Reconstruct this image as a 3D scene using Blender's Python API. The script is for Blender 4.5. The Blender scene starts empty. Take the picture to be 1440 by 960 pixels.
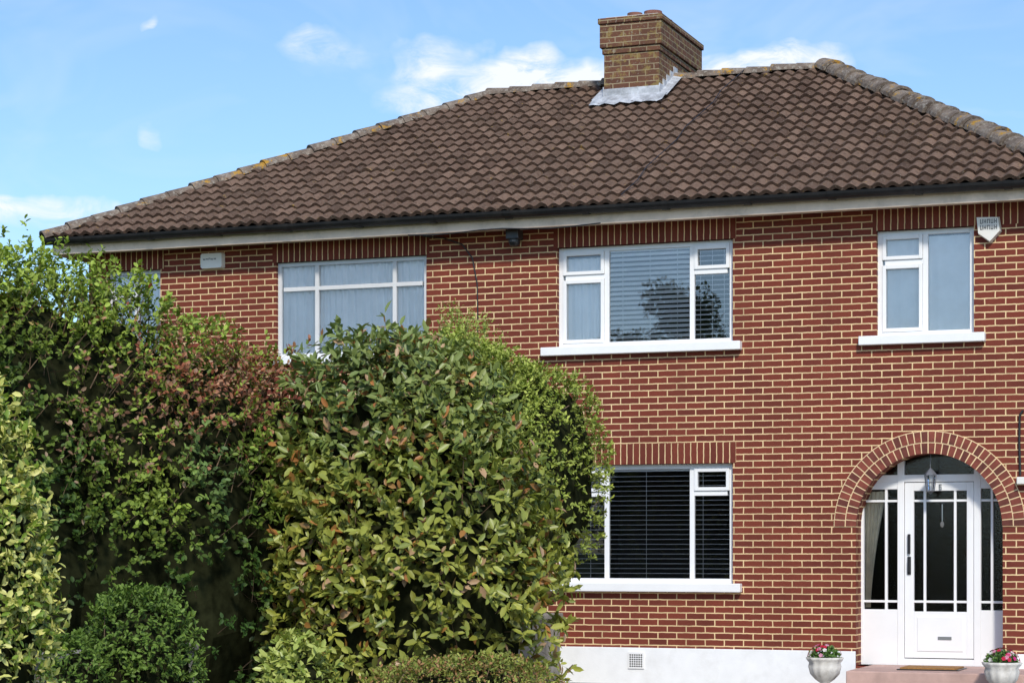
import bpy, math, random
import numpy as np
from mathutils import Vector, Matrix
random.seed(3)
rng = np.random.default_rng(7)
scene = bpy.context.scene
scene.view_settings.view_transform = 'Standard'
scene.view_settings.look = 'None'
scene.view_settings.exposure = 0

# ------------------------------------------------------------------ node helpers
class NT:
    def __init__(self, nt):
        self.nt = nt
        nt.nodes.clear()
    def n(self, t, **kw):
        nd = self.nt.nodes.new(t)
        for k, v in kw.items():
            setattr(nd, k, v)
        return nd
    def link(self, a, b):
        self.nt.links.new(a, b)
    def setin(self, sock, v):
        if isinstance(v, bpy.types.NodeSocket):
            self.link(v, sock)
        else:
            if hasattr(sock.default_value, '__len__') and hasattr(v, '__len__') and len(v) == 3 and len(sock.default_value) == 4:
                v = (*v, 1)
            sock.default_value = v
    def math(self, op, a, b=0.0, c=None, clamp=False):
        nd = self.n('ShaderNodeMath', operation=op, use_clamp=clamp)
        self.setin(nd.inputs[0], a)
        self.setin(nd.inputs[1], b)
        if c is not None:
            self.setin(nd.inputs[2], c)
        return nd.outputs[0]
    def mix(self, f, a, b, mode='MIX'):
        nd = self.n('ShaderNodeMix', data_type='RGBA', blend_type=mode)
        self.setin(nd.inputs[0], f)
        self.setin(nd.inputs[6], a)
        self.setin(nd.inputs[7], b)
        return nd.outputs[2]
    def noise(self, vec, scale, detail=4, rough=0.55, out=0, dist=0.0):
        nd = self.n('ShaderNodeTexNoise')
        if vec is not None:
            self.link(vec, nd.inputs['Vector'])
        nd.inputs['Scale'].default_value = scale
        nd.inputs['Detail'].default_value = detail
        nd.inputs['Roughness'].default_value = rough
        nd.inputs['Distortion'].default_value = dist
        return nd.outputs[out]
    def ramp(self, f, lo, hi, c0=0.0, c1=1.0):
        nd = self.n('ShaderNodeMapRange', clamp=True)
        self.setin(nd.inputs[0], f)
        nd.inputs[1].default_value = lo
        nd.inputs[2].default_value = hi
        nd.inputs[3].default_value = c0
        nd.inputs[4].default_value = c1
        return nd.outputs[0]
    def bump(self, h, strength=0.4, dist=0.01):
        nd = self.n('ShaderNodeBump')
        nd.inputs['Strength'].default_value = strength
        nd.inputs['Distance'].default_value = dist
        self.link(h, nd.inputs['Height'])
        return nd.outputs[0]
    def principled(self, col, rough=0.6, normal=None, metal=0.0, spec=0.5, out=True):
        p = self.n('ShaderNodeBsdfPrincipled')
        self.setin(p.inputs['Base Color'], col)
        self.setin(p.inputs['Roughness'], rough)
        p.inputs['Metallic'].default_value = metal
        p.inputs['Specular IOR Level'].default_value = spec
        if normal is not None:
            self.link(normal, p.inputs['Normal'])
        if out:
            self.output(p.outputs[0])
        return p
    def output(self, s):
        o = self.n('ShaderNodeOutputMaterial')
        self.link(s, o.inputs[0])

def newmat(name):
    m = bpy.data.materials.new(name)
    m.use_nodes = True
    return m, NT(m.node_tree)

def objco(t):
    return t.n('ShaderNodeTexCoord').outputs['Object']

def simple(name, col, rough=0.5, var=0.12, scale=6.0, bump=0.15, metal=0.0, dirt=None, spec=0.5):
    m, t = newmat(name)
    co = objco(t)
    nz = t.noise(co, scale, 3, 0.6)
    k = t.ramp(nz, 0.3, 0.7, 1 - var, 1 + var)
    cc = t.n('ShaderNodeCombineColor')
    for i in range(3):
        t.link(t.math('MULTIPLY', k, col[i]), cc.inputs[i])
    c = cc.outputs[0]
    if dirt:
        c = t.mix(t.ramp(t.noise(co, scale * 0.6, 5, 0.7), 0.5, 0.75, 0, dirt[1]), c, dirt[0])
    nrm_ = t.bump(t.noise(co, scale * 12, 2), bump, 0.004) if bump > 0.03 else None
    t.principled(c, rough, nrm_, metal, spec)
    return m

def brick_mat(name, c1, c2, mortar, bw=0.225, rh=0.075, ms=0.0068, offset=0.5, zoff=0.0, xoff=0.0, lichen=0.0):
    m, t = newmat(name)
    co = objco(t)
    sp = t.n('ShaderNodeSeparateXYZ')
    t.link(co, sp.inputs[0])
    wob = t.math('MULTIPLY', t.math('SUBTRACT', t.noise(co, 14, 1), 0.5), 0.009)
    u = t.math('ADD', t.math('ADD', t.math('ADD', sp.outputs[0], sp.outputs[1]), xoff), wob)
    v = t.math('ADD', t.math('ADD', sp.outputs[2], zoff), wob)
    cb = t.n('ShaderNodeCombineXYZ')
    t.link(u, cb.inputs[0]); t.link(v, cb.inputs[1])
    br = t.n('ShaderNodeTexBrick')
    br.offset = offset
    t.link(cb.outputs[0], br.inputs['Vector'])
    br.inputs['Scale'].default_value = 1
    br.inputs['Mortar Size'].default_value = ms
    br.inputs['Mortar Smooth'].default_value = 0.15
    br.inputs['Bias'].default_value = -0.1
    br.inputs['Brick Width'].default_value = bw
    br.inputs['Row Height'].default_value = rh
    br.inputs['Color1'].default_value = (*c1, 1)
    br.inputs['Color2'].default_value = (*c2, 1)
    br.inputs['Mortar'].default_value = (0, 0, 0, 1)
    n1 = t.noise(co, 3.0, 3, 0.6)
    n2 = t.noise(co, 60.0, 2, 0.7)
    bc = t.mix(t.ramp(n1, 0.35, 0.7, 0.0, 0.35), br.outputs['Color'], (c1[0] * 1.2, c1[1] * 1.4, c1[2] * 1.4))
    bc = t.mix(t.ramp(n2, 0.35, 0.75, 0.0, 0.45), bc, (c1[0] * 0.5, c1[1] * 0.6, c1[2] * 0.7))
    mc = t.mix(t.ramp(n1, 0.45, 0.7), mortar, tuple(x * 0.7 for x in mortar))
    col = t.mix(br.outputs['Fac'], bc, mc)
    st = t.n('ShaderNodeMapping'); st.inputs['Scale'].default_value = (1.2, 1.2, 0.25)
    t.link(co, st.inputs['Vector'])
    sk = t.noise(st.outputs[0], 1.6, 4, 0.65)
    col = t.mix(t.ramp(sk, 0.45, 0.75, 0.0, 0.32), col, (c1[0] * 0.5, c1[1] * 0.6, c1[2] * 0.6))
    if lichen:
        ln = t.noise(co, 9, 5, 0.75)
        col = t.mix(t.ramp(ln, 0.53, 0.62, 0, lichen), col, (0.28, 0.21, 0.07))
        ln2 = t.noise(co, 23, 3, 0.7)
        col = t.mix(t.ramp(ln2, 0.6, 0.68, 0, lichen * .7), col, (0.35, 0.33, 0.27))
    h = t.math('ADD', t.math('MULTIPLY', br.outputs['Fac'], -1.0), t.math('MULTIPLY', n2, 0.35))
    t.principled(col, 0.8, t.bump(h, 0.3, 0.004), spec=0.2)
    return m

BR1, BR2, MO = (0.215, 0.045, 0.027), (0.125, 0.029, 0.020), (0.82, 0.60, 0.33)
m_brick = brick_mat('red_brick', BR1, BR2, MO)
m_soldier = brick_mat('soldier_brick', (0.20, .044, .026), (0.12, .029, .02), MO, bw=0.0765, rh=5.0, ms=0.006, offset=0.0, zoff=2.0)
m_chim = brick_mat('chimney_brick', (0.17, 0.072, 0.042), (0.085, 0.038, 0.026), (0.36, 0.29, 0.18), ms=.006, lichen=0.7)
m_archbrick = simple('arch_brick', (0.20, 0.045, 0.027), 0.8, 0.3, 9, 0.3)
m_archb2 = simple('arch_brick_dark', (0.13, 0.031, 0.02), 0.8, 0.3, 9, 0.3)
m_mortar = simple('mortar', (0.79, 0.59, 0.34), 0.9, 0.12, 8, 0.2)
m_white = simple('white_paint', (0.86, 0.86, 0.86), 0.35, 0.03, 3, 0.0)
m_render = simple('white_render', (0.84, 0.85, 0.86), 0.8, 0.04, 5, 0.3, dirt=((0.55, 0.54, 0.5), 0.3))
m_fascia = simple('fascia_paint', (0.86, 0.68, 0.53), 0.6, 0.12, 3, 0.1, dirt=((0.34, 0.26, 0.19), 0.6))
m_alu = simple('aluminium_frame', (0.66, 0.66, 0.66), 0.4, 0.05, 4, 0.0)
m_gutter = simple('black_gutter', (0.014, 0.014, 0.015), 0.45, 0.2, 5, 0.0, dirt=((0.05, 0.045, 0.04), 0.5), spec=.3)
m_black = simple('black_metal', (0.02, 0.02, 0.022), 0.35, 0.1, 5, 0.0)
m_lead = simple('lead_flashing', (0.46, 0.48, 0.51), 0.5, 0.35, 9, 0.5, dirt=((0.2, 0.2, 0.2), 0.6))
m_pot = simple('terracotta', (0.20, 0.085, 0.06), 0.8, 0.3, 9, 0.3, dirt=((0.3, 0.27, 0.2), 0.7))
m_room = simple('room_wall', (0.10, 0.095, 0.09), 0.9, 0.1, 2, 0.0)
m_blind = simple('blind_slat', (0.86, 0.86, 0.87), 0.5, 0.03, 2, 0.0)
m_blind_d = simple('blind_slat_grey', (0.82, 0.82, 0.84), 0.5, 0.03, 2, 0.0)
m_net = simple('net_curtain', (0.94, 0.94, 0.95), 0.9, 0.04, 4, 0.0)
m_netg = simple('net_curtain_grey', (0.84, 0.86, 0.88), 0.9, 0.06, 4, 0.0)
m_drape = simple('drape', (0.78, 0.70, 0.55), 0.9, 0.15, 6, 0.1)
m_step = simple('step_tile', (0.50, 0.33, 0.28), 0.7, 0.15, 5, 0.2)
m_mat = simple('coir', (0.34, 0.17, 0.05), 0.95, 0.3, 30, 0.8)
m_stone = simple('urn_stone', (0.66, 0.63, 0.58), 0.8, 0.15, 12, 0.4, dirt=((0.25, 0.22, 0.18), 0.6))
m_plastic = simple('white_plastic', (0.78, 0.76, 0.70), 0.4, 0.04, 4, 0.0)
m_bark = simple('bark', (0.20, 0.13, 0.08), 0.9, 0.3, 20, 0.0)
m_core = simple('painted_shade_core', (0.018, 0.020, 0.009), 1.0, 0.5, 8, 0.0, spec=0.0)  # near-black colour stands in for shade inside the bushes
m_silver = simple('steel', (0.5, 0.5, 0.5), 0.3, 0.05, 5, 0.0, metal=0.9)

def glass_mat(name, base, rough=0.0):
    m, t = newmat(name)
    fr = t.n('ShaderNodeFresnel'); fr.inputs[0].default_value = 1.5
    g = t.n('ShaderNodeBsdfGlossy'); g.inputs['Roughness'].default_value = rough
    g.inputs['Color'].default_value = (0.95, 0.97, 1, 1)
    co = objco(t)
    t.link(t.bump(t.noise(co, 1.3 if rough == 0 else 40, 2), 0.02 if rough == 0 else 0.3, 0.05 if rough == 0 else .004), g.inputs['Normal'])
    tr = t.n('ShaderNodeBsdfTransparent'); tr.inputs[0].default_value = (0.95, 0.96, 0.95, 1)
    mx = t.n('ShaderNodeMixShader')
    t.link(t.math('ADD', fr.outputs[0], base), mx.inputs[0])
    t.link(tr.outputs[0], mx.inputs[1]); t.link(g.outputs[0], mx.inputs[2])
    t.output(mx.outputs[0])
    return m
m_glass = glass_mat('window_glass', 0.13)
m_glassn = glass_mat('neighbour_glass', 0.03)
m_glassl = glass_mat('living_window_glass', 0.02)
m_glassd = glass_mat('door_glass', 0.0, 0.12)

def tile_mat():
    m, t = newmat('roof_tile')
    co = objco(t)
    at = t.n('ShaderNodeAttribute'); at.attribute_name = 'tint'
    base = t.mix(at.outputs['Fac'], (0.070, 0.042, 0.030), (0.215, 0.138, 0.099))
    n1 = t.noise(co, 1.2, 3, 0.6)
    base = t.mix(t.ramp(n1, 0.35, 0.7, 0, 0.4), base, (0.165, 0.112, 0.08))
    n2 = t.noise(co, 38, 3, 0.75)
    base = t.mix(t.ramp(n2, 0.58, 0.68, 0, 0.5), base, (0.36, 0.31, 0.25))
    n5 = t.noise(co, 20, 2, 0.7)
    base = t.mix(t.ramp(n5, 0.35, 0.47, 0.5, 0), base, (0.045, 0.028, 0.02))
    n3 = t.noise(co, 7, 4, 0.8)
    base = t.mix(t.ramp(n3, 0.65, 0.70, 0, 0.65), base, (0.42, 0.27, 0.05))
    t.principled(base, 0.9, t.bump(n2, 0.5, 0.006), spec=0.15)
    return m
m_tile = tile_mat()
def cap_mat():
    m, t = newmat('ridge_tile')
    co = objco(t)
    base = t.mix(t.ramp(t.noise(co, 4, 4, 0.7), 0.35, 0.65), (0.10, 0.075, 0.06), (0.25, 0.20, 0.16))
    base = t.mix(t.ramp(t.noise(co, 18, 5, 0.75), 0.52, 0.62, 0, 0.75), base, (0.36, 0.33, 0.28))
    base = t.mix(t.ramp(t.noise(co, 3.2, 5, 0.8), 0.565, 0.62, 0, 0.9), base, (0.44, 0.24, 0.03))
    t.principled(base, 0.95, t.bump(t.noise(co, 30, 3, 0.7), 0.8, 0.01), spec=0.15)
    return m
m_cap = cap_mat()

# ------------------------------------------------------------------ mesh builder
class MB:
    def __init__(self):
        self.v = []; self.f = []; self.m = []
    def quad(self, a, b, c, d, m=0):
        i = len(self.v); self.v += [a, b, c, d]; self.f.append((i, i+1, i+2, i+3)); self.m.append(m)
    def tri(self, a, b, c, m=0):
        i = len(self.v); self.v += [a, b, c]; self.f.append((i, i+1, i+2)); self.m.append(m)
    def box(self, x0, x1, y0, y1, z0, z1, m=0):
        i = len(self.v)
        self.v += [(x0,y0,z0),(x1,y0,z0),(x1,y1,z0),(x0,y1,z0),(x0,y0,z1),(x1,y0,z1),(x1,y1,z1),(x0,y1,z1)]
        for q in [(0,3,2,1),(4,5,6,7),(0,1,5,4),(1,2,6,5),(2,3,7,6),(3,0,4,7)]:
            self.f.append(tuple(i+k for k in q)); self.m.append(m)
    def lathe(self, cx, cy, prof, n=24, m=0, rib=0.0, nr=12):
        i = len(self.v)
        for (r, z) in prof:
            for k in range(n):
                a = 2*math.pi*k/n
                rr = r*(1+rib*math.cos(nr*a))
                self.v.append((cx+rr*math.cos(a), cy+rr*math.sin(a), z))
        for j in range(len(prof)-1):
            for k in range(n):
                k2 = (k+1) % n
                self.f.append((i+j*n+k, i+j*n+k2, i+(j+1)*n+k2, i+(j+1)*n+k)); self.m.append(m)
    def build(self, name, mats, parent=None, bevel=0.0, smooth=False):
        me = bpy.data.meshes.new(name)
        me.from_pydata(self.v, [], self.f)
        for mt in mats: me.materials.append(mt)
        me.polygons.foreach_set('material_index', self.m)
        if smooth: me.polygons.foreach_set('use_smooth', [True]*len(self.f))
        me.update()
        ob = bpy.data.objects.new(name, me)
        scene.collection.objects.link(ob)
        if parent: ob.parent = parent
        if bevel:
            b = ob.modifiers.new('bev', 'BEVEL'); b.width = bevel; b.segments = 2; b.limit_method = 'ANGLE'
        return ob

def empty(name):
    e = bpy.data.objects.new(name, None); scene.collection.objects.link(e); return e

def cable(name, pts, r, mat, parent=None):
    cu = bpy.data.curves.new(name, 'CURVE'); cu.dimensions = '3D'; cu.bevel_depth = r; cu.bevel_resolution = 2
    s = cu.splines.new('POLY'); s.points.add(len(pts)-1)
    for p, q in zip(s.points, pts): p.co = (*q, 1)
    cu.materials.append(mat)
    o = bpy.data.objects.new(name, cu); scene.collection.objects.link(o)
    if parent: o.parent = parent
    return o

house = empty('brick_house')

# ------------------------------------------------------------------ walls
WX0, WX1, WT, DEP = -15.0, -3.0, 5.42, 7.8
AX, AR, AZ = -4.325, 0.805, 1.80           # arch centre / radius / springing
wins = [(-8.66,-6.54,3.90,5.07), (-4.90,-3.83,3.90,5.07), (-12.33,-10.32,3.90,5.07), (-15.03+0.3,-13.96,3.90,5.07),
        (-8.66,-6.54,1.16,2.53)]
arch = (AX-AR, AX+AR, 0.26, AZ+AR)
ops = wins + [arch]
w = MB()
xs = sorted(set([WX0, WX1] + [o[0] for o in ops] + [o[1] for o in ops]))
zs = sorted(set([0.0, WT] + [o[2] for o in ops] + [o[3] for o in ops]))
for i in range(len(xs)-1):
    for j in range(len(zs)-1):
        cx, cz = (xs[i]+xs[i+1])/2, (zs[j]+zs[j+1])/2
        if any(o[0] < cx < o[1] and o[2] < cz < o[3] for o in ops): continue
        w.quad((xs[i],0,zs[j]),(xs[i+1],0,zs[j]),(xs[i+1],0,zs[j+1]),(xs[i],0,zs[j+1]))
N = 32
for k in range(N):
    a0, a1 = math.pi*k/N, math.pi*(k+1)/N
    p0 = (AX+AR*math.cos(a0), AZ+AR*math.sin(a0)); p1 = (AX+AR*math.cos(a1), AZ+AR*math.sin(a1))
    w.quad((p1[0],0,p1[1]),(p0[0],0,p0[1]),(p0[0],0,AZ+AR),(p1[0],0,AZ+AR))
    w.quad((p0[0],0,p0[1]),(p1[0],0,p1[1]),(p1[0],.36,p1[1]),(p0[0],.36,p0[1]))
for sx in (-1, 1):
    x = AX+sx*AR
    w.quad((x,0,0.26),(x,.36,0.26),(x,.36,AZ),(x,0,AZ))
for (a,b,c,d) in wins:
    w.quad((a,0,c),(a,.14,c),(a,.14,d),(a,0,d)); w.quad((b,0,c),(b,.14,c),(b,.14,d),(b,0,d))
    w.quad((a,0,d),(b,0,d),(b,.14,d),(a,.14,d)); w.quad((a,0,c),(b,0,c),(b,.14,c),(a,.14,c))
w.quad((WX0,0,0),(WX0,DEP,0),(WX0,DEP,WT),(WX0,0,WT))
w.quad((WX1,0,0),(WX1,DEP,0),(WX1,DEP,WT),(WX1,0,WT))
w.quad((WX0,DEP,0),(WX1,DEP,0),(WX1,DEP,WT),(WX0,DEP,WT))
w.build('walls', [m_brick], house)

s = MB()
for (a,b,z) in [(-8.70,-6.50,5.07),(-4.94,-3.0,5.07),(-12.38,-10.28,5.07),(-14.9,-13.9,5.07),(-8.70,-6.50,2.53)]:
    s.box(a,b,-0.006,0.05,z,z+0.235)
s.build('soldier_courses', [m_soldier], house)
r = MB()
def ring(rb, ri, ro, y0, y1, a0, a1, m):
    i = len(rb.v)
    for y in (y0, y1):
        for (rr, a) in ((ri,a0),(ro,a0),(ro,a1),(ri,a1)):
            rb.v.append((AX+rr*math.cos(a), y, AZ+rr*math.sin(a)))
    for q in [(0,1,2,3),(0,4,5,1),(1,5,6,2),(2,6,7,3),(3,7,4,0)]:
        rb.f.append(tuple(i+k for k in q)); rb.m.append(m)
for k in range(40):
    ring(r, AR-0.002, AR+0.245, -0.010, 0.03, math.pi*k/40, math.pi*(k+1)/40, 0)
nb = 36
for k in range(nb):
    a0 = math.pi*k/nb; a1 = math.pi*(k+1)/nb; g = 0.0075
    ring(r, AR-0.004, AR+0.110, -0.014+random.uniform(-.001,.001), 0.03, a0+g, a1-g, 1+(k*7 % 3 == 0))
nb = 40
for k in range(nb):
    a0 = math.pi*k/nb; a1 = math.pi*(k+1)/nb; g = 0.0065
    ring(r, AR+0.122, AR+0.236, -0.014+random.uniform(-.001,.001), 0.03, a0+g, a1-g, 1+(k*5 % 4 == 0))
r.build('arch_ring', [m_mortar, m_archbrick, m_archb2], house)

p = MB()
p.box(WX0-.03, AX-AR, -0.03, 0.02, 0, 0.42)
p.box(AX+AR, WX1+.03, -0.03, 0.02, 0, 0.42)
p.build('plinth', [m_render], house, 0.006)
v = MB()
v.box(-7.77,-7.58,-0.045,-0.02,0.18,0.37,0)
for k in range(6):
    for j in range(6):
        v.box(-7.752+k*0.027,-7.735+k*0.027,-0.048,-0.044,0.20+j*0.026,0.215+j*0.026,1)
v.build('air_vent', [m_white, m_black], house)

s = MB()
for (a,b,z) in [(-8.83,-6.43,3.90),(-5.08,-3.70,3.90),(-8.83,-6.43,1.16)]:
    s.box(a,b,-0.10,0.10,z-0.095,z+0.004)
s.build('sills', [m_white], house, 0.008)
s = MB(); s.box(-12.45,-10.2,-0.08,0.10,3.81,3.904); s.box(-15.0,-13.85,-0.08,0.10,3.81,3.904)
s.build('neighbour_sills', [m_render], house, 0.008)

# ------------------------------------------------------------------ windows
def window(name, x0, x1, z0, z1, mull, trans, fmat, ft=0.055, sash=(), yf=0.07, gm=None):
    f = MB()
    y0, y1 = yf, yf+0.06
    f.box(x0+.001, x0+ft, y0, y1, z0+.004, z1); f.box(x1-ft, x1-.001, y0, y1, z0+.004, z1)
    f.box(x0+ft, x1-ft, y0, y1, z0+.004, z0+ft); f.box(x0+ft, x1-ft, y0, y1, z1-ft, z1-.001)
    h = ft*0.5
    for x in mull: f.box(x-h, x+h, y0+.002, y1-.002, z0+ft, z1-ft)
    for (a,b,z) in trans: f.box(a+h, b-h, y0+.004, y1-.004, z-h, z+h)
    for (a,b,c,d) in sash:
        t = 0.04
        ya, yb = y0-0.014, y0+0.03
        f.box(a,a+t,ya,yb,c,d); f.box(b-t,b,ya,yb,c,d); f.box(a+t,b-t,ya,yb,c,c+t); f.box(a+t,b-t,ya,yb,d-t,d)
    f.build(name+'_frame', [fmat], house, 0.004)
    g = MB(); yg = yf+0.035
    g.quad((x0+.02,yg,z0+.02),(x1-.02,yg,z0+.02),(x1-.02,yg,z1-.02),(x0+.02,yg,z1-.02))
    g.build(name+'_glass', [gm or m_glass], house)
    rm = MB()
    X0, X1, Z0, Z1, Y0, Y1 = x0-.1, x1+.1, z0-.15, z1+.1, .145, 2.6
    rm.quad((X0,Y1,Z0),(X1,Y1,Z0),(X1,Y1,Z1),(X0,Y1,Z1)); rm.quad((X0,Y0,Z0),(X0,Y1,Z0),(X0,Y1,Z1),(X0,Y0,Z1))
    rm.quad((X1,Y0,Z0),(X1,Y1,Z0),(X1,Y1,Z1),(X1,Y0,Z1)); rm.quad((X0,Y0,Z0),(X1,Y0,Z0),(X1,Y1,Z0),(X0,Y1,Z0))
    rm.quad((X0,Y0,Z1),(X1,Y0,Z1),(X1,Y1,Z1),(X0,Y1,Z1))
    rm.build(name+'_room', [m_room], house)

def blinds(name, x0, x1, z0, z1, y, tilt, mat, pitch=0.05, wd=0.045):
    b = MB(); z = z0
    while z < z1:
        dy, dz = wd/2*math.cos(tilt), wd/2*math.sin(tilt)
        zz = z+random.uniform(-.001,.001)
        b.quad((x0,y-dy,zz-dz),(x1,y-dy,zz-dz),(x1,y+dy,zz+dz),(x0,y+dy,zz+dz))
        b.quad((x0,y-dy,zz-dz-.004),(x1,y-dy,zz-dz-.004),(x1,y-dy,zz-dz),(x0,y-dy,zz-dz))
        z += pitch
    n = 3
    for k in range(n):
        x = x0+(x1-x0)*(k+.5)/n
        b.box(x-.002,x+.002,y-.027,y-.024,z0,z1)
    b.box(x0,x1,y-.03,y+.03,z1,z1+.05)
    b.build(name, [mat], house)

def curtain(name, x0, x1, z0, z1, y, mat, amp=0.015, per=0.09):
    n = int((x1-x0)/0.012); c = MB()
    P = []
    for i in range(n+1):
        x = x0+(x1-x0)*i/n
        P.append((x, y+amp*math.sin(x*2*math.pi/per+1.5*math.sin(x*7))))
    for i in range(n):
        c.quad((P[i][0],P[i][1],z0),(P[i+1][0],P[i+1][1],z0),(P[i+1][0],P[i+1][1],z1),(P[i][0],P[i][1],z1))
    c.build(name, [mat], house, smooth=True)

T = 4.72
window('bedroom_window', -8.66,-6.54,3.90,5.07, [-8.07,-7.04], [(-8.605,-8.07,T),(-7.04,-6.595,T)], m_white,
       sash=[(-8.605,-8.10,T+.03,5.015),(-8.605,-8.10,3.955,T-.03),(-7.01,-6.595,T+.03,5.015)])
blinds('bedroom_blind', -8.05,-7.06,3.96,5.0,0.140,math.radians(44),m_blind,.056,.050)
blinds('bedroom_blind_narrow', -7.02,-6.6,3.96,5.0,0.140,math.radians(20),m_blind,.056,.050)
curtain('bedroom_net', -8.62,-8.09,3.93,4.95,0.140,m_net)
window('boxroom_window', -4.90,-3.83,3.90,5.07, [-4.37], [(-4.845,-4.37,T)], m_white,
       sash=[(-4.845,-4.40,T+.03,5.015),(-4.845,-4.40,3.955,T-.03)])
curtain('boxroom_net', -4.86,-3.87,3.93,5.0,0.140,m_netg,.008,.16)
window('neighbour_window', -12.33,-10.32,3.90,5.07, [-11.80,-10.76], [(-12.28,-11.80,4.74),(-11.80,-10.76,4.74),(-10.76,-10.37,4.74)], m_alu, ft=0.05, yf=.045, gm=m_glassn)
curtain('neighbour_net', -12.3,-10.35,3.93,5.03,0.118,m_net)
window('neighbour_small_window', -14.73,-13.96,3.90,5.07, [-14.35], [(-14.69,-14.35,4.74)], m_alu, ft=0.05)
curtain('neighbour_small_net', -14.7,-14.0,3.93,5.03,0.140,m_netg)
window('living_window', -8.66,-6.54,1.16,2.53, [-8.07,-7.04], [(-8.605,-8.07,2.19),(-7.04,-6.595,2.19)], m_white,
       sash=[(-8.605,-8.10,2.22,2.475),(-7.01,-6.595,2.22,2.475)], gm=m_glassl)
blinds('living_blind', -8.62,-6.58,1.22,2.45,0.140,math.radians(3),m_blind_d,.056,.045)

# ------------------------------------------------------------------ porch door set
d = MB(); Y0, Y1 = 0.28, 0.35
zt = 2.30
for (a,b) in [(-5.20,-5.10),(-4.72,-4.645),(-3.875,-3.80),(-3.56,-3.45)]:
    d.box(a,b,Y0,Y1,0.26,2.62)
d.box(-5.10,-3.56,Y0+.003,Y1,zt,zt+.08)
d.box(-4.645,-3.875,Y0+.003,Y1,0.26,0.335)
for (a,b,mx) in [(-5.10,-4.72,-4.85),(-3.80,-3.56,-3.68)]:
    d.box(a,b,Y0+.006,Y1,0.26,0.88)
    d.box(a,b,Y0+.006,Y1,2.22,zt)
    d.box(mx-.014,mx+.014,Y0+.012,Y1-.01,0.88,2.22)
    for z in (0.97,2.09): d.box(a,b,Y0+.014,Y1-.012,z-.013,z+.013)
d.build('porch_frame', [m_white], house, 0.004)
d = MB(); Y0 = 0.295
d.box(-4.64,-4.54,Y0,Y1,0.345,2.293); d.box(-3.955,-3.88,Y0,Y1,0.345,2.293)
d.box(-4.54,-3.955,Y0,Y1,2.20,2.293); d.box(-4.54,-3.955,Y0,Y1,0.345,0.86)
d.box(-4.50,-3.995,Y0-.008,Y0+.01,0.42,0.80)
for x in (-4.42,-4.085): d.box(x-.014,x+.014,Y0+.008,Y1-.01,0.86,2.2)
for z in (0.97,2.09): d.box(-4.54,-3.955,Y0+.010,Y1-.012,z-.013,z+.013)
d.build('front_door', [m_white], house, 0.004)
g = MB(); g.quad((-5.12,.335,.8),(-3.5,.335,.8),(-3.5,.335,2.62),(-5.12,.335,2.62)); g.build('door_glass', [m_glassd], house)
g = MB()
X0,X1,YA,YB,Z0,Z1 = -5.3,-3.3,.365,2.4,.24,2.66
g.quad((X0,YB,Z0),(X1,YB,Z0),(X1,YB,Z1),(X0,YB,Z1)); g.quad((X0,YA,Z0),(X0,YB,Z0),(X0,YB,Z1),(X0,YA,Z1))
g.quad((X1,YA,Z0),(X1,YB,Z0),(X1,YB,Z1),(X1,YA,Z1)); g.quad((X0,YA,Z0),(X1,YA,Z0),(X1,YB,Z0),(X0,YB,Z0)); g.quad((X0,YA,Z1),(X1,YA,Z1),(X1,YB,Z1),(X0,YB,Z1))
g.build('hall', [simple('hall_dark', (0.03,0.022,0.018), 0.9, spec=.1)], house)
c = MB(); n = 20; rows = 24
P = []
for j in range(rows+1):
    z = 0.9+1.3*j/rows
    q = (z-0.9)/1.3
    wd = 0.06+0.18*(q**1.5)
    P.append([(-5.10+wd*i/n, 0.375+0.012*math.sin(i*1.6), z) for i in range(n+1)])
for j in range(rows):
    for i in range(n):
        c.quad(P[j][i],P[j][i+1],P[j+1][i+1],P[j+1][i])
c.build('hall_drape', [m_drape], house, smooth=True)
h = MB()
h.box(-4.605,-4.575,0.265,0.296,1.50,1.72); h.box(-4.60,-4.58,0.25,0.27,1.30,1.44); h.box(-4.61,-4.57,.28,.297,1.27,1.47)
h.build('door_handle', [m_black], house, 0.004)
h = MB(); h.box(-4.27,-4.12,0.28,0.286,0.55,0.585); h.box(-4.26,-4.25,0.285,0.294,2.22,2.27); h.box(-4.26,-4.23,0.285,0.294,2.262,2.272); h.box(-4.26,-4.23,0.285,0.294,2.24,2.248); h.box(-4.238,-4.23,0.285,0.294,2.215,2.24); h.box(-4.26,-4.23,0.285,0.294,2.212,2.22)
h.box(-4.235,-4.225,.325,.33,1.86,2.05); h.lathe(-4.23,.325,[(.001,1.79),(.02,1.81),(.022,1.84),(.001,1.87)],10)
h.build('letter_plate_number_and_chime', [m_silver], house)
s = MB()
s.box(-5.0,-3.1,-1.10,0.27,0.0,0.262)
s.build('porch_step', [m_step], house, 0.012)
s = MB(); s.box(-4.50,-3.90,-0.72,-0.22,0.264,0.290); s.box(-4.53,-3.87,-0.75,-0.19,0.264,0.274,1)
s.build('doormat', [m_mat, m_black], None, 0.003)
lan = empty('porch_lantern')
l = MB(); lx, ly = -4.32, 0.10
l.box(lx-.004,lx+.004,ly-.004,ly+.004,2.42,2.60)
l.lathe(lx,ly,[(0.001,2.45),(.03,2.42),(.066,2.38),(.07,2.365)],6)
l.lathe(lx,ly,[(.045,2.20),(.055,2.19),(.02,2.175),(.001,2.15)],6)
for k in range(6):
    a = 2*math.pi*k/6; a0=(math.cos(a)*.062,math.sin(a)*.062); a1=(math.cos(a)*.044,math.sin(a)*.044)
    l.quad((lx+a0[0]-.006,ly+a0[1],2.365),(lx+a0[0]+.006,ly+a0[1],2.365),(lx+a1[0]+.006,ly+a1[1],2.20),(lx+a1[0]-.006,ly+a1[1],2.20))
l.lathe(lx,ly,[(.053,2.28),(.058,2.285),(.053,2.29)],6)
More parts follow.
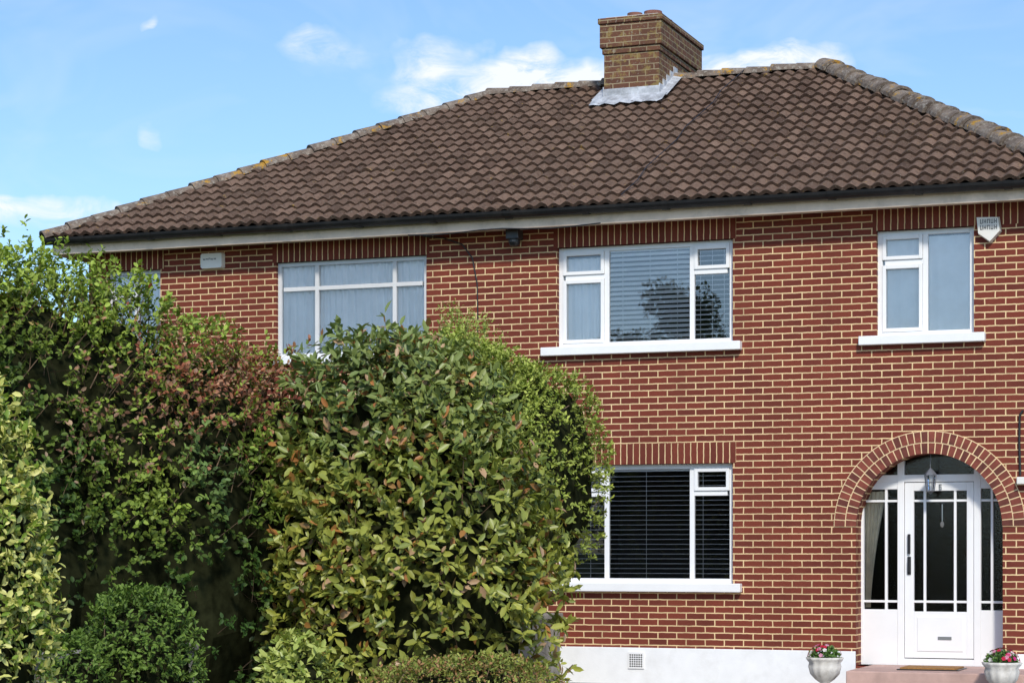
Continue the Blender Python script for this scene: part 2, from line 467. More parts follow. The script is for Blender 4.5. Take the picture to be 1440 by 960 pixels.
l.build('cage', [simple('lantern_pewter',(.13,.135,.15),.5,.1,5,0)], lan)
l = MB(); l.lathe(lx,ly,[(.037,2.205),(.053,2.36)],6); l.build('panes', [m_glass], lan)

# ------------------------------------------------------------------ roof
EZ, EY0, RY, RZ = 5.47, -0.40, 3.90, 7.78
XL, XR, RXL, RXR = -15.40, -2.61, -11.04, -6.37
BY = 2*RY-EY0
def tile_plane(name, O, xd, run, L, lin, rin, gauge=0.258, lam=0.156, amp=0.038):
    O = np.array(O, float); xd = np.array(xd, float); run = np.array(run, float)
    slope = run+np.array([0,0,RZ-EZ]); S = np.linalg.norm(slope); sd = slope/S
    nd = np.cross(xd, sd)
    nd /= np.linalg.norm(nd)
    if nd[2] < 0: nd = -nd
    nc = int(round(S/gauge)); g = S/nc
    per = 8
    K = int(L/lam*per)
    a = np.arange(K+1)*lam/per
    ph = (a/lam) % 1.0
    prof = amp*(0.5+0.5*np.cos(2*np.pi*(ph)))**0.8
    verts = []; faces = []; tint = []
    base = 0
    for i in range(nc):
        s0, s1 = i*g, (i+1)*g
        tid = np.floor((a/lam)+0.5).astype(int)
        tr = np.clip(rng.normal(.52,.22,tid.max()+2),0,1)
        jit = rng.normal(0, 0.0035, tid.max()+2)
        js = rng.normal(0, 0.006, tid.max()+2)
        sag = 0.012*np.sin(a*1.1+i*.15)*math.sin(math.pi*i/nc)
        rows = [(s0-0.010, -0.004), (s0-0.016, 0.042), (s0+0.08, 0.031), (s1+0.01, 0.002)]
        for (ss, hh) in rows:
            fr = min(max(ss/S, 0), 1)
            lo, hi = lin*fr, L-rin*fr
            aa = np.clip(a, lo, hi)
            sj = ss+(js[tid] if ss < s0+.05 else 0)
            pts = O[None]+aa[:,None]*xd[None]+np.array(sj).reshape(-1,1)*sd[None]+(hh+prof+jit[tid]+sag)[:,None]*nd[None]
            verts.append(pts)
        n = K+1
        act = np.arange(K)
        fr0 = s0/S
        keep = (a[1:] > lin*fr0-1e-6) & (a[:-1] < L-rin*fr0+1e-6)
        act = act[keep]
        for rw in range(3):
            q = np.stack([base+rw*n+act, base+rw*n+act+1, base+(rw+1)*n+act+1, base+(rw+1)*n+act], 1)
            faces.append(q); tint.append(tr[tid[act]] if rw else tr[tid[act]]*0.15)  # front edges tinted darker, painting shadow lines between courses
        base += 4*n
    V = np.concatenate(verts); F = np.concatenate(faces); Tn = np.concatenate(tint)
    me = bpy.data.meshes.new(name)
    me.from_pydata(V.tolist(), [], F.tolist())
    at = me.attributes.new('tint', 'FLOAT', 'FACE'); at.data.foreach_set('value', Tn.astype(np.float32))
    me.materials.append(m_tile)
    me.update()
    ob = bpy.data.objects.new(name, me); scene.collection.objects.link(ob); ob.parent = house
tile_plane('roof_tiles_front', (XL,EY0,EZ), (1,0,0), (0,RY-EY0,0), XR-XL, RXL-XL, XR-RXR)
tile_plane('roof_tiles_back', (XR,BY,EZ), (-1,0,0), (0,RY-BY,0), XR-XL, XR-RXR, RXL-XL)
tile_plane('roof_tiles_left_hip', (XL,BY,EZ), (0,-1,0), (RXL-XL,0,0), BY-EY0, BY-RY, RY-EY0)
tile_plane('roof_tiles_right_hip', (XR,EY0,EZ), (0,1,0), (RXR-XR,0,0), BY-EY0, RY-EY0, BY-RY)
u = MB(); k = 0.04
A,B,C,D = (XL+.05,EY0+.05,EZ-k),(XR-.05,EY0+.05,EZ-k),(XR-.05,BY-.05,EZ-k),(XL+.05,BY-.05,EZ-k)
E,F = (RXL,RY,RZ-k),(RXR,RY,RZ-k)
u.quad(A,B,F,E); u.quad(C,D,E,F); u.tri(D,A,E); u.tri(B,C,F)
u.build('roof_underlay', [m_black], house)
cp = MB()
def caps(p0, p1, rad, seg=0.34, flat=0.75, jt=.010):
    p0, p1 = Vector(p0), Vector(p1); L = (p1-p0).length; n = max(1, round(L/seg)); d = (p1-p0).normalized()
    side = d.cross(Vector((0,0,1))).normalized(); up = side.cross(d).normalized(); M = 10
    for i in range(n):
        a = p0+d*(L*i/n-0.03); b = p0+d*(L*(i+1)/n)
        jr = random.uniform(-jt,jt); js = random.uniform(-jt,jt)
        i0 = len(cp.v)
        for w_, (c, rr) in enumerate(((a, rad*1.10), (a, rad*1.15), (b, rad*0.90))):
            for k in range(M+1):
                t = math.pi*k/M
                sc = .8 if w_ == 0 else 1
                q = c+side*(rr*sc*math.cos(t)+js)+up*(rr*sc*flat*math.sin(t)+jr-0.03)
                cp.v.append(tuple(q))
        for rw in range(2):
            for k in range(M):
                cp.f.append((i0+rw*(M+1)+k, i0+rw*(M+1)+k+1, i0+(rw+1)*(M+1)+k+1, i0+(rw+1)*(M+1)+k)); cp.m.append(0)
caps((RXL,RY,RZ+.03),(RXR,RY,RZ+.03),0.13)
caps((XL,EY0,EZ+.03),(RXL,RY,RZ+.03),0.13)
caps((XR,EY0,EZ+.05),(RXR,RY,RZ+.05),0.16,.30,.8,.014)
caps((XL,BY,EZ+.03),(RXL,RY,RZ+.03),0.13)
caps((XR,BY,EZ+.03),(RXR,RY,RZ+.03),0.13)
cp.build('ridge_tiles', [m_cap], house)
f = MB()
f.box(XL+.09,XR-.09,EY0+.06,EY0+.09,5.27,5.46); f.box(XL+.09,XR-.09,BY-.09,BY-.06,5.27,5.46)
f.box(XL+.06,XL+.09,EY0+.09,BY-.09,5.27,5.46); f.box(XR-.09,XR-.06,EY0+.09,BY-.09,5.27,5.46)
f.box(XL+.09,XR-.09,EY0+.09,0.02,5.305,5.325); f.box(XL+.09,WX0,.02,BY-.09,5.305,5.325); f.box(WX1,XR-.09,.02,BY-.09,5.305,5.325)
f.build('fascia_and_soffit', [m_fascia], house, 0.004)
g = MB()
def gut(x0,x1,yc,zc,r):
    M = 8; i0 = len(g.v)
    for x in (x0,x1):
        for rr in (r, r-.006):
            for k in range(M+1):
                t = math.pi+math.pi*k/M
                g.v.append((x, yc+rr*math.cos(t), zc+rr*math.sin(t)))
    n = M+1
    for k in range(M):
        g.f.append((i0+k,i0+k+1,i0+2*n+k+1,i0+2*n+k)); g.m.append(0)
        g.f.append((i0+n+k,i0+n+k+1,i0+3*n+k+1,i0+3*n+k)); g.m.append(0)
    g.f.append((i0,i0+n,i0+3*n,i0+2*n)); g.m.append(0)
    g.f.append((i0+M,i0+n+M,i0+3*n+M,i0+2*n+M)); g.m.append(0)
GY, GZ = EY0-.025, EZ-.012
gut(XL+.02, XR-.02, GY, GZ, 0.078)
x = XL+.6
while x < XR:
    gut(x-.04, x+.04, GY, GZ+.002, 0.090)
    x += 0.95
g.build('gutter', [m_gutter], house)
sl = (RZ-EZ)/(RY-EY0)
cable('roof_cable', [(-7.74+.03*k+.03*math.sin(k*2.1), EY0+.43*k, EZ+sl*.43*k+0.105) for k in range(0,11)], 0.006, m_black, house)
cable('wall_cable', [(-10.35,-.03,5.29),(-10.1,-.02,5.26),(-9.85,-.015,5.17),(-9.72,-.012,5.0),(-9.66,-.012,4.7),(-9.65,-.012,4.3),(-9.66,-.012,3.2)], 0.008, m_black, house)
cable('soffit_cable', [(-10.4+i*.3, -.36, 5.262-.015*math.sin(i*1.3)) for i in range(0,9)], 0.008, m_black, house)
cable('right_cable', [(-3.30,-.02,3.05),(-3.335,-.02,3.0),(-3.34,-.02,2.7),(-3.33,-.02,2.35)], 0.012, m_black, house)
b = MB(); b.box(-3.36,-3.2,-.1,-.005,2.25,2.33); b.build('cable_box', [m_plastic], house, .01)
b = MB(); b.box(-9.22,-9.06,-.22,-.05,5.17,5.29); b.lathe(-9.14,-.14,[(.001,5.09),(.05,5.10),(.07,5.14),(.07,5.17)],12)
b.build('soffit_floodlight', [m_black], house, .01)

# chimney
CX0, CX1, CY0, CY1, CT = -9.155, -8.40, 3.18, 5.00, 8.50
c = MB()
c.box(CX0,CX1,CY0,CY1,6.9,8.04)
c.box(CX0-.02,CX1+.02,CY0-.02,CY1+.02,8.04,8.12)
c.box(CX0-.045,CX1+.045,CY0-.045,CY1+.045,8.12,8.43)
c.box(CX0-.065,CX1+.065,CY0-.065,CY1+.065,8.43,8.505)
c.build('chimney_stack', [m_chim], house, 0.008)
c = MB(); c.box(CX0+.02,CX1-.02,CY0+.02,CY1-.02,8.505,8.53)
for (px_,py_,hh,rr) in [(CX0+.33,CY0+.30,8.62,.10),(CX1-.22,CY0+.45,8.66,.12),(CX1-.2,CY0+.85,8.63,.12),(CX1-.2,CY0+1.3,8.60,.12)]:
    c.lathe(px_,py_,[(rr*.95,8.52),(rr*.9,hh-.05),(rr,hh-.045),(rr,hh),(rr*.75,hh),(rr*.75,8.54)],16,1)
c.build('chimney_pots', [m_stone, m_pot], house, smooth=False)
fl = MB()
def rz(y): return EZ+sl*(y-EY0)
z0 = rz(CY0)
nx = 14
for i in range(nx):
    xa = CX0-.12+(CX1-CX0+.24)*i/nx; xb = CX0-.12+(CX1-CX0+.24)*(i+1)/nx
    ha = .085+.012*math.sin(i*2.3); hb = .085+.012*math.sin((i+1)*2.3); ya = CY0-.27-.02*math.sin(i*1.7); yb = CY0-.27-.02*math.sin((i+1)*1.7)
    fl.quad((xa,ya,rz(ya)+ha),(xb,yb,rz(yb)+hb),(xb,CY0-.02,rz(CY0)+.10),(xa,CY0-.02,rz(CY0)+.10))
fl.box(CX0-.012,CX1+.012,CY0-.014,CY0+.05,z0-.05,z0+.19)
for sx,xx in ((-1,CX0),(1,CX1)):
    k = CY0
    while k < RY:
        fl.box(min(xx,xx+sx*.014),max(xx,xx+sx*.014),k,min(k+.16,RY+.1),rz(k)-.05,rz(k)+.22)
        k += .16
    fl.quad((xx,CY0-.1,rz(CY0-.1)+.095),(xx+sx*.14,CY0-.1,rz(CY0-.1)+.095),(xx+sx*.14,RY,rz(RY)+.09),(xx,RY,rz(RY)+.12))
fl.build('lead_flashing', [m_lead], house)

def alarm(x0,x1,z0,z1,dp,hexa):
    a = MB(); xm=(x0+x1)/2
    if hexa:
        pts=[(x0,z1),(x0+.02,z0+.10),(xm+.02,z0),(x1,z0+.12),(x1-.02,z1-.01)]
    else:
        pts=[(x0,z1-.02),(x0+.02,z1),(x1-.02,z1),(x1,z1-.02),(x1,z0+.02),(x1-.02,z0),(x0+.02,z0),(x0,z0+.02)][::-1]
    n=len(pts); i=len(a.v)
    for y,sc in ((-.002,1),(-dp,.92)):
        for (x,z) in pts: a.v.append((xm+(x-xm)*sc,y,(z0+z1)/2+(z-(z0+z1)/2)*sc))
    a.f.append(tuple(i+n+k for k in range(n))); a.m.append(0)
    for k in range(n): a.f.append((i+k,i+(k+1)%n,i+n+(k+1)%n,i+n+k)); a.m.append(0)
    for rr,zz in enumerate((z1-.085, z1-.15) if hexa else (z1-.09,)):
        x = x0+.05
        for q in range(5):
            if x > x1-.06: break
            w_=.007
            hh_ = .05 if hexa else .02
            a.box(x,x+w_,-dp-.003,-dp-.0005,zz,zz+hh_,1); a.box(x+.020,x+.020+w_,-dp-.003,-dp-.0005,zz,zz+hh_,1)
            a.box(x,x+.026,-dp-.004,-dp-.0005,zz+(q%3)*hh_*.4,zz+(q%3)*hh_*.4+w_,1)
            x += .038
    a.build('alarm_box',[m_plastic,m_black],None,.003)
alarm(-3.80,-3.53,4.87,5.16,.08,True)
alarm(-13.36,-13.04,5.03,5.23,.07,False)

# ------------------------------------------------------------------ ground
def ground_mat(name, c1, c2, sc, bump=.5):
    m,t=newmat(name); co=objco(t)
    c=t.mix(t.ramp(t.noise(co,sc,5,.7),.35,.65),c1,c2)
    c=t.mix(t.ramp(t.noise(co,.15,3),.3,.7,0,.4),c,c1)
    t.principled(c,.95,t.bump(t.noise(co,sc*3,3),bump,.02),spec=.2); return m
g=MB(); g.quad((-600,-600,0),(600,-600,0),(600,600,0),(-600,600,0)); g.build('ground',[ground_mat('grass_ground',(.03,.05,.014),(.06,.09,.025),9)])
g=MB(); g.quad((-8.6,-15,.004),(-1,-15,.004),(-1,-.03,.004),(-8.6,-.03,.004)); g.build('driveway',[ground_mat('gravel',(.30,.28,.25),(.45,.41,.37),40)])
g=MB(); g.quad((-80,-31,.006),(80,-31,.006),(80,-24.6,.006),(-80,-24.6,.006)); g.build('road',[ground_mat('asphalt',(.045,.045,.047),(.06,.06,.06),60)])
g=MB(); g.box(-80,80,-24.6,-22.4,-.1,.12); g.build('pavement',[ground_mat('concrete',(.25,.24,.23),(.32,.31,.3),20)])
wl=MB(); wl.box(-8.75,-8.6,-14,-.05,0,.75); wl.box(-8.79,-8.56,-14.02,-.05,.75,.81,0); wl.build('garden_wall',[simple('wall_render',(.26,.24,.21),.9,.3,4,.5,dirt=((.08,.08,.05),.7))],None,.01)

# ------------------------------------------------------------------ foliage
def leaf_mat(name, transl=0.3, rough=0.42, spec=.35):
    m,t=newmat(name)
    at=t.n('ShaderNodeAttribute'); at.attribute_name='leafcol'
    p=t.principled(at.outputs['Color'],rough,None,0,spec,out=False)
    tr=t.n('ShaderNodeBsdfTranslucent'); t.link(t.mix(1.0,at.outputs['Color'],(1.1,1.1,.4),'MULTIPLY'),tr.inputs[0])
    mx=t.n('ShaderNodeMixShader'); mx.inputs[0].default_value=transl
    t.link(p.outputs[0],mx.inputs[1]); t.link(tr.outputs[0],mx.inputs[2]); t.output(mx.outputs[0]); return m
m_leaf=leaf_mat('leaf',.25,.5,.25); m_leafg=leaf_mat('glossy_leaf',.2,.40,.4); m_petal=leaf_mat('petal',.3,.7)

def nrm(v): return v/np.maximum(np.linalg.norm(v,axis=-1,keepdims=True),1e-9)
def leaf_mesh(name, pos, dirs, nor, ln, ratio, col, mat, parent=None, fold=0.22, curl=0.12):
    n=len(pos); dirs=nrm(dirs); side=nrm(np.cross(dirs,nor)); up=np.cross(side,dirs)
    L=ln[:,None]; W=L*ratio*.5
    V=np.empty((n,6,3),np.float32)
    V[:,0]=pos
    V[:,1]=pos+dirs*L*.3+side*W*.92+up*W*fold
    V[:,2]=pos+dirs*L*.7+side*W*.85+up*(W*fold-L*curl*.4)
    V[:,3]=pos+dirs*L-up*L*curl
    V[:,4]=pos+dirs*L*.7-side*W*.85+up*(W*fold-L*curl*.4)
    V[:,5]=pos+dirs*L*.3-side*W*.92+up*W*fold
    me=bpy.data.meshes.new(name)
    me.vertices.add(n*6); me.vertices.foreach_set('co',V.reshape(-1))
    idx=(np.arange(n)*6)[:,None]
    lp=np.concatenate([idx+np.array([0,1,2,3])[None],idx+np.array([0,3,4,5])[None]],1).reshape(-1)
    me.loops.add(n*8); me.loops.foreach_set('vertex_index',lp.astype(np.int32))
    me.polygons.add(n*2); me.polygons.foreach_set('loop_start',(np.arange(n*2)*4).astype(np.int32))
    me.polygons.foreach_set('loop_total',np.full(n*2,4,np.int32))
    at=me.attributes.new('leafcol','FLOAT_COLOR','FACE')
    C=np.ones((n,2,4),np.float32); C[:,:,:3]=col[:,None,:]
    at.data.foreach_set('color',C.reshape(-1))
    me.materials.append(mat); me.update(calc_edges=True); me.validate()
    ob=bpy.data.objects.new(name,me); scene.collection.objects.link(ob)
    if parent: ob.parent=parent
    return ob

def vnoise(p, f, seed):
    r_=np.random.default_rng(seed); out=np.zeros(len(p))
    for k in range(7):
        d_=nrm(r_.normal(size=(1,3)))[0]; ff=f*r_.uniform(.6,1.9)
        out+=np.sin(p@d_*ff*2*np.pi+r_.uniform(0,6.28)+1.3*np.sin(p@nrm(r_.normal(size=(1,3)))[0]*ff*4))
    return out/3.0

def pnorm_r(d, p): return 1.0/(np.abs(d)**p).sum(1)**(1/p)

def bush(name, ells, ns, per, ln, ratio, colfn, mat, seed, lump=.07, lf=.8, depth=.22, twig=.14, thr=-.55, P=2.5, up=.4, core=.80, strag=0.03, hf=1.6, lowhole=0.0, ntw=.03):
    r_=np.random.default_rng(seed)
    par=empty(name)
    E=np.array(ells,float); area=(E[:,3]*E[:,5]+E[:,4]*E[:,5]+E[:,3]*E[:,4]); area/=area.sum()
    which=r_.choice(len(E),ns,p=area)
    d=nrm(r_.normal(size=(ns,3)))
    c=E[which,:3]; rr=E[which,3:6]
    d[:,2]=np.where((d[:,2]<0)&(r_.random(ns)<.35),-d[:,2],d[:,2])
    surf=d*pnorm_r(d,P)[:,None]
    lum=1+lump*vnoise(c+surf*rr,lf,seed+1)+lump*.5*vnoise(c+surf*rr,lf*3,seed+2)
    dep=r_.random(ns)**1.8*depth
    st=r_.random(ns)<strag
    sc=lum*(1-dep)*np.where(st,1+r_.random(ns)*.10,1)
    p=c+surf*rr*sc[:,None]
    nn=nrm(np.sign(d)*np.abs(surf)**(P-1)/rr)
    keep=p[:,2]>.03
    for j in range(len(E)):
        q=(p-E[j,:3])/E[j,3:6]; inside=((np.abs(q)**P).sum(1)**(1/P))<.78
        keep&=~(inside&(which!=j))
    hole=vnoise(p,hf,seed+3)
    thr_=thr+lowhole*np.clip((2.4-p[:,2])/1.0,0,1)
    keep&=~((hole<thr_)&(dep<depth*.6)&(r_.random(ns)<.92))
    keep&=~((nn[:,1]>.5)&(r_.random(ns)<.8))
    p=p[keep]; nn=nn[keep]; dep=dep[keep]; m=len(p)
    td=nrm(nn*.8+np.array([0,0,up])+r_.normal(size=(m,3))*.45)
    t=(np.arange(per)[None]+r_.random((m,per)))/per
    pos=p[:,None]+td[:,None]*(t*twig)[:,:,None]
    rd=r_.normal(size=(m,per,3))
    ld=nrm(td[:,None]*.7+nrm(rd)*.95)
    lnrm=nrm(nn[:,None]*.9+np.array([0,0,.6])+r_.normal(size=(m,per,3))*.45)
    pos=pos.reshape(-1,3); ld=ld.reshape(-1,3); lnrm=lnrm.reshape(-1,3)
    M_=len(pos)
    dd=np.repeat(dep/depth,per); tt=t.reshape(-1)  # dd is depth; colour functions darken inner leaves with it as painted shade
    sp=np.repeat(r_.random(m),per)
    col=colfn(pos,dd,tt,sp,r_,M_)
    L=ln*r_.uniform(.6,1.25,M_)
    leaf_mesh('leaves',pos,ld,lnrm,L,ratio,np.clip(col,0.002,1),mat,par)
    cb=MB()
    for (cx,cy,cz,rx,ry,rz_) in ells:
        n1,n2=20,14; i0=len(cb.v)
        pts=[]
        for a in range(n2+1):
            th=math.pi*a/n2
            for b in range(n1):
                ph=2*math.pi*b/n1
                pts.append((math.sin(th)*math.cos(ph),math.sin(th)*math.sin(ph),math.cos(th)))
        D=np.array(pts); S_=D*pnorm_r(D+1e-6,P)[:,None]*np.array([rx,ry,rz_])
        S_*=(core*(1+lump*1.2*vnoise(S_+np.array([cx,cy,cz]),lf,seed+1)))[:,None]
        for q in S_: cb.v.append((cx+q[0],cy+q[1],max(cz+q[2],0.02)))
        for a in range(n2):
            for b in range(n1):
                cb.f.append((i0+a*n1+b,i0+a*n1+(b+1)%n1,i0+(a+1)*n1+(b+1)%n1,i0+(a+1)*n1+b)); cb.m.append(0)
    cb.build('dark_core',[m_core],par)  # added solid shell; its dark colour paints the shaded gaps between leaves
    tw=MB()
    for k in range(int(ns*ntw)):
        i=r_.integers(m); a=p[i]-td[i]*twig*2.5; b=p[i]+td[i]*twig*.8; s_=nrm(np.cross(td[i],[0.3,.5,.8]))*.003
        tw.quad(tuple(a-s_*1.6),tuple(a+s_*1.6),tuple(b+s_*.5),tuple(b-s_*.5))
    if tw.v: tw.build('twigs',[m_bark],par)
    return par

def mixc(a,b,t): return a*(1-t[:,None])+b*t[:,None]
A=lambda *x: np.array(x)[None,:]
def col_laurel(pos,dd,tt,sp,r_,n):
    nz=np.clip(.5+.5*vnoise(pos,.55,91),0,1)
    c=mixc(A(.10,.155,.028),A(.38,.41,.09),np.clip(nz*.5+r_.random(n)*.65-.1,0,1))
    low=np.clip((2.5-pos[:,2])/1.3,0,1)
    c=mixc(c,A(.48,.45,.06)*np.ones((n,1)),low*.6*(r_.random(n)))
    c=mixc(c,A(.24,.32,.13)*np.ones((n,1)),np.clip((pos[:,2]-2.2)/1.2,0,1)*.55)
    pr=.03+.14*np.clip(vnoise(pos,.9,12),0,1)
    red=(r_.random(n)<pr); c[red]=c[red]*.3+A(.34,.095,.035)*r_.uniform(.4,1.2,(red.sum(),1))
    pk=r_.random(n)<.03; c[pk]=A(.50,.32,.18)
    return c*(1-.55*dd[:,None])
def col_privet(pos,dd,tt,sp,r_,n):
    c=mixc(A(.18,.26,.04),A(.54,.60,.13),np.clip(tt*.5+r_.random(n)*.6-.05,0,1))
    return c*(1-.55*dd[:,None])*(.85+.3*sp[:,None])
def col_soft(pos,dd,tt,sp,r_,n):
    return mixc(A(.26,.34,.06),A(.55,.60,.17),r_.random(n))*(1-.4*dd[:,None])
def col_hedge(pos,dd,tt,sp,r_,n):
    nz=vnoise(pos,.5,55)
    t=np.clip(.34+.35*nz+.5*r_.random(n)+.35*(pos[:,2]-2.4),0,1)  # height term paints a lighter, sunlit top into the leaf colour
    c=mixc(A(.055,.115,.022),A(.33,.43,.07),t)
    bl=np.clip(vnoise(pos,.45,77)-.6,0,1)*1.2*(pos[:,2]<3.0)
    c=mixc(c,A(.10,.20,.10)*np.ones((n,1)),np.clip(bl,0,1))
    def patch(cx,cz,rx,rz_,amt,ca,cb_):
        dpt=np.exp(-(((pos[:,0]-cx)/rx)**2+((pos[:,2]-cz)/rz_)**2))
        red=(r_.random(n)<dpt*amt); c[red]=mixc(ca,cb_,r_.random(red.sum()))
    patch(-8.42,2.95,.34,.45,.95,A(.32,.085,.045),A(.46,.26,.15))
    patch(-8.85,2.55,.26,.40,.35,A(.30,.15,.09),A(.42,.30,.19))
    patch(-9.75,3.35,.45,.10,.25,A(.34,.16,.06),A(.40,.30,.1))
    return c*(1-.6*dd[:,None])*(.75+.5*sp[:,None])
def col_var(pos,dd,tt,sp,r_,n):
    c=mixc(A(.20,.30,.04),A(.85,.80,.27),(r_.random(n)>.35)*r_.uniform(.4,1,n))
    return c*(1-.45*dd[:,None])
def col_dark(pos,dd,tt,sp,r_,n):
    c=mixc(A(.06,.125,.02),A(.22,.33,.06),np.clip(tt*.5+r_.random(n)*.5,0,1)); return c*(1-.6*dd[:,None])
def col_low(pos,dd,tt,sp,r_,n):
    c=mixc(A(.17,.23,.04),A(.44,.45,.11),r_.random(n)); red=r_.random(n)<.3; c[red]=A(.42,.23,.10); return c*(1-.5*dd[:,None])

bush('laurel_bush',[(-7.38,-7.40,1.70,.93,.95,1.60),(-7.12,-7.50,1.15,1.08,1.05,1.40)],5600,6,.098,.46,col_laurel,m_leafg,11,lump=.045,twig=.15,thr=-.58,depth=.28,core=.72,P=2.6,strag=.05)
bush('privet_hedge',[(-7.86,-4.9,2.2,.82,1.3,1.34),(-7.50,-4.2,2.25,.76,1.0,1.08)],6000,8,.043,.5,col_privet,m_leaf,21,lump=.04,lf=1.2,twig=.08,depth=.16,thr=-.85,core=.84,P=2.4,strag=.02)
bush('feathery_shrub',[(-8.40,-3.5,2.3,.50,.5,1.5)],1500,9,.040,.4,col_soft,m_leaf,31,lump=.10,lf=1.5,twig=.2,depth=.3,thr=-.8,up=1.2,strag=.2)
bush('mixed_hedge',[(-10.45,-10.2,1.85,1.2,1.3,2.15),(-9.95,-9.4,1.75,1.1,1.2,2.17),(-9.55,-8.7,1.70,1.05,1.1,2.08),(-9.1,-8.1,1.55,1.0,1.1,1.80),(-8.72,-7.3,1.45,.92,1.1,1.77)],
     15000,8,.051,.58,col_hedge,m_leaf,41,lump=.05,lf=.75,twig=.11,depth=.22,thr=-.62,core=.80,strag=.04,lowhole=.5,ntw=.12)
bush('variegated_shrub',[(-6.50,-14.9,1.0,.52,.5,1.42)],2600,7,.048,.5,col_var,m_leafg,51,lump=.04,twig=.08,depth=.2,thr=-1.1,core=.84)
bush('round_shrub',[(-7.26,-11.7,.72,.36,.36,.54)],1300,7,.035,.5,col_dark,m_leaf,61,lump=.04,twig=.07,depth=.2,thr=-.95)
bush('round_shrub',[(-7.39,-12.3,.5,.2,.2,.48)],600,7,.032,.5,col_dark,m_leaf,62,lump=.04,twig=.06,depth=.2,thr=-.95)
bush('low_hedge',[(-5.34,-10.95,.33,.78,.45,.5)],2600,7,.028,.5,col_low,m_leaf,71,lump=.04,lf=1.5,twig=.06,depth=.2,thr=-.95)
bush('leafy_plant',[(-7.2,-9.6,.38,.24,.26,.46)],420,6,.07,.5,col_soft,m_leafg,81,lump=.08,twig=.08,depth=.3,thr=-.95)

def tree(x,y,H,R,seed):
    par=empty('tree'); r_=np.random.default_rng(seed); tb=MB()
    def limb(a,b,ra,rb):
        a=Vector(a);b=Vector(b);d_=(b-a).normalized();s_=d_.orthogonal().normalized();t_=d_.cross(s_);i=len(tb.v)
        for c_,r__ in((a,ra),(b,rb)):
            for k in range(8):
                an=k*math.pi/4; tb.v.append(tuple(c_+s_*r__*math.cos(an)+t_*r__*math.sin(an)))
        for k in range(8): tb.f.append((i+k,i+(k+1)%8,i+8+(k+1)%8,i+8+k)); tb.m.append(0)
    limb((x,y,0),(x+.1,y,H*.45),.22,.14); limb((x+.1,y,H*.45),(x,y,H*.85),.14,.04)
    cl=[]
    for k in range(22):
        a=r_.uniform(0,6.28); z=r_.uniform(.42,.95)*H; rr=R*math.sin(min(1,(1.05-z/H)*1.7)*1.57)*r_.uniform(.3,1)
        e_=(x+rr*math.cos(a),y+rr*math.sin(a),z); limb((x+.05,y,z*.75),e_,.05,.015); cl.append(e_)
    tb.build('trunk_and_limbs',[m_bark],par)
    cl=np.array(cl); n=9000; w_=r_.integers(len(cl),size=n)
    pos=cl[w_]+nrm(r_.normal(size=(n,3)))*(r_.random((n,1))**.4)*np.array([.8,.8,.6])
    leaf_mesh('crown',pos,r_.normal(size=(n,3)),r_.normal(size=(n,3)),r_.uniform(.10,.2,n),.5,mixc(A(.03,.06,.015),A(.08,.12,.03),r_.random(n)),m_leaf,par)
tree(-19.0,-40,9.9,2.4,5)
tree(-21.3,-41,8.4,1.8,6)
tree(-24.2,-41,8.0,1.8,8)

def urn(x,y,seed):
    par=empty('flower_urn'); u=MB()
    u.lathe(x,y,[(.001,.0),(.11,.0),(.11,.03),(.075,.05),(.045,.10),(.05,.125),(.10,.16),(.155,.22),(.175,.30),(.165,.34),(.19,.37),(.20,.395),(.185,.40),(.16,.36),(.001,.35)],48,0,.035,12)
    u.build('pot',[m_stone],par,smooth=True)
    r_=np.random.default_rng(seed); n=520
    d=nrm(r_.normal(size=(n,3))); d[:,2]=np.abs(d[:,2])
    pos=np.array([x,y,.38])+d*np.array([.17,.17,.13])*(r_.random((n,1))**.4)
    leaf_mesh('foliage',pos,d+r_.normal(size=(n,3))*.5,d,r_.uniform(.03,.05,n),.5,mixc(A(.05,.12,.03),A(.16,.28,.07),r_.random(n)),m_leaf,par)
    nf=40; P_=[];Dn=[];C=[]
    pal=[(.6,.02,.07),(.65,.04,.25),(.8,.77,.77),(.55,.02,.06),(.75,.35,.5)]
    for k in range(nf):
        dd=nrm(r_.normal(size=(1,3)))[0]; dd[2]=abs(dd[2])+.2; dd/=np.linalg.norm(dd)
        c_=np.array([x,y,.39])+dd*np.array([.18,.18,.15]); col=pal[r_.integers(5)]
        s_=nrm(np.cross(dd,[.1,.2,.9])); t_=np.cross(dd,s_)
        for q in range(5):
            an=q*1.2566; P_.append(c_); Dn.append((s_*math.cos(an)+t_*math.sin(an)+dd*.3,dd)); C.append(col)
    Dn=np.array(Dn); leaf_mesh('flowers',np.array(P_),Dn[:,0],Dn[:,1],np.full(len(P_),.026),.95,np.array(C),m_petal,par)
urn(-5.25,-1.0,1); urn(-3.33,-1.35,2)

# ------------------------------------------------------------------ light & sky
SUN=Vector((0.38,-0.78,0.72)).normalized()
el=math.asin(SUN.z); az=math.atan2(SUN.x,SUN.y)
sd=bpy.data.lights.new('sun','SUN'); sd.energy=3.2; sd.angle=math.radians(6); sd.color=(1,.94,.84)
so=bpy.data.objects.new('sun',sd); scene.collection.objects.link(so); so.rotation_euler=SUN.to_track_quat('Z','Y').to_euler()
wd=bpy.data.worlds.new('World'); scene.world=wd; wd.use_nodes=True
t=NT(wd.node_tree)
sky=t.n('ShaderNodeTexSky',sky_type='NISHITA'); sky.sun_disc=False; sky.sun_elevation=el; sky.sun_rotation=az
sky.air_density=1.0; sky.dust_density=0.8; sky.ozone_density=2.5; sky.altitude=50
co=t.n('ShaderNodeTexCoord').outputs['Generated']
sp=t.n('ShaderNodeSeparateXYZ'); t.link(co,sp.inputs[0])
a_=t.math('ADD',t.math('MULTIPLY',sp.outputs[0],.933),t.math('MULTIPLY',sp.outputs[1],.36)); z_=sp.outputs[2]
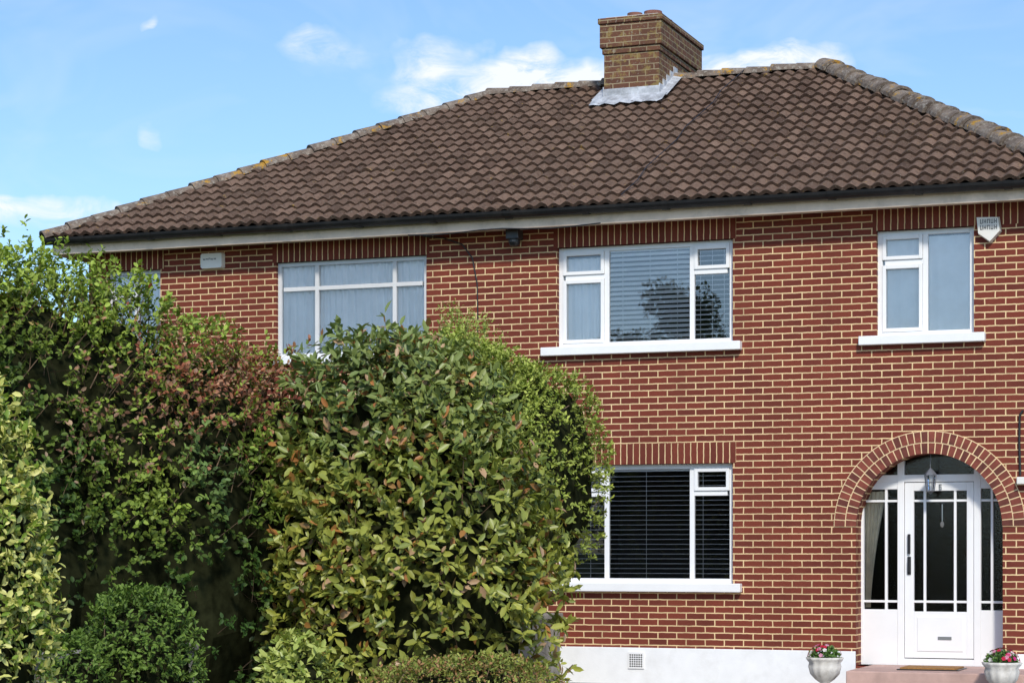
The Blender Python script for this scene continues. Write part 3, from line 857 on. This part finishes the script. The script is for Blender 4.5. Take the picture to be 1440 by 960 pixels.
wn=t.n('ShaderNodeTexNoise'); t.link(co,wn.inputs['Vector']); wn.inputs['Scale'].default_value=24; wn.inputs['Detail'].default_value=4
ws=t.n('ShaderNodeSeparateColor'); t.link(wn.outputs['Color'],ws.inputs[0])
aw=t.math('ADD',a_,t.math('MULTIPLY',t.math('SUBTRACT',ws.outputs[0],.5),.055))
zw=t.math('ADD',z_,t.math('MULTIPLY',t.math('SUBTRACT',ws.outputs[1],.5),.04))
blobs=[(.005,.205,.070,.017,1.5),(-.040,.218,.022,.016,.9),(-.090,.223,.026,.009,.55),(.112,.214,.042,.013,1.3),
       (-.157,.232,.006,.003,.4),(-.160,.183,.006,.008,.35),(-.225,.148,.06,.010,.9),(.45,.3,.15,.05,.8)]
tot=None
for (ca,cz,ra,rz_,s_) in blobs:
    dx=t.math('MULTIPLY_ADD',aw,1/ra,-ca/ra); dz=t.math('MULTIPLY_ADD',zw,1/rz_,-cz/rz_)
    q=t.math('MULTIPLY_ADD',dx,dx,t.math('MULTIPLY',dz,dz))
    mk=t.math('MULTIPLY',t.math('SUBTRACT',1.0,q,clamp=True),s_)
    tot=mk if tot is None else t.math('MAXIMUM',tot,mk)
mp=t.n('ShaderNodeMapping'); mp.inputs['Scale'].default_value=(1,1,2.4); mp.inputs['Rotation'].default_value=(0,.35,0); t.link(co,mp.inputs['Vector'])
nz=t.noise(mp.outputs[0],34,6,.66,dist=.5)
fac=t.math('MULTIPLY',t.math('MULTIPLY',tot,1.35),t.ramp(nz,.34,.62,.10,1.0),clamp=True)
fac=t.math('ADD',fac,t.ramp(t.noise(mp.outputs[0],7,4,.65,dist=1.0),.50,.85,0,.28),clamp=True)
skyc=t.mix(1.0,sky.outputs[0],(0.92,1.05,1.18),'MULTIPLY')
col=t.mix(t.math('MULTIPLY',fac,.92),skyc,(6.7,6.9,7.3))
bg=t.n('ShaderNodeBackground'); bg.inputs[1].default_value=.15; t.link(col,bg.inputs[0])
o=t.n('ShaderNodeOutputWorld'); t.link(bg.outputs[0],o.inputs[0])

# ------------------------------------------------------------------ camera
cd=bpy.data.cameras.new('camera'); cam=bpy.data.objects.new('camera',cd); scene.collection.objects.link(cam); scene.camera=cam
cd.sensor_width=36; cd.lens=3057/1440*36; cd.shift_y=292/1440; cd.clip_end=2000
cam.location=(0,-23.9,1.55); cam.rotation_euler=(math.radians(90),0,math.atan2(.36,.933))
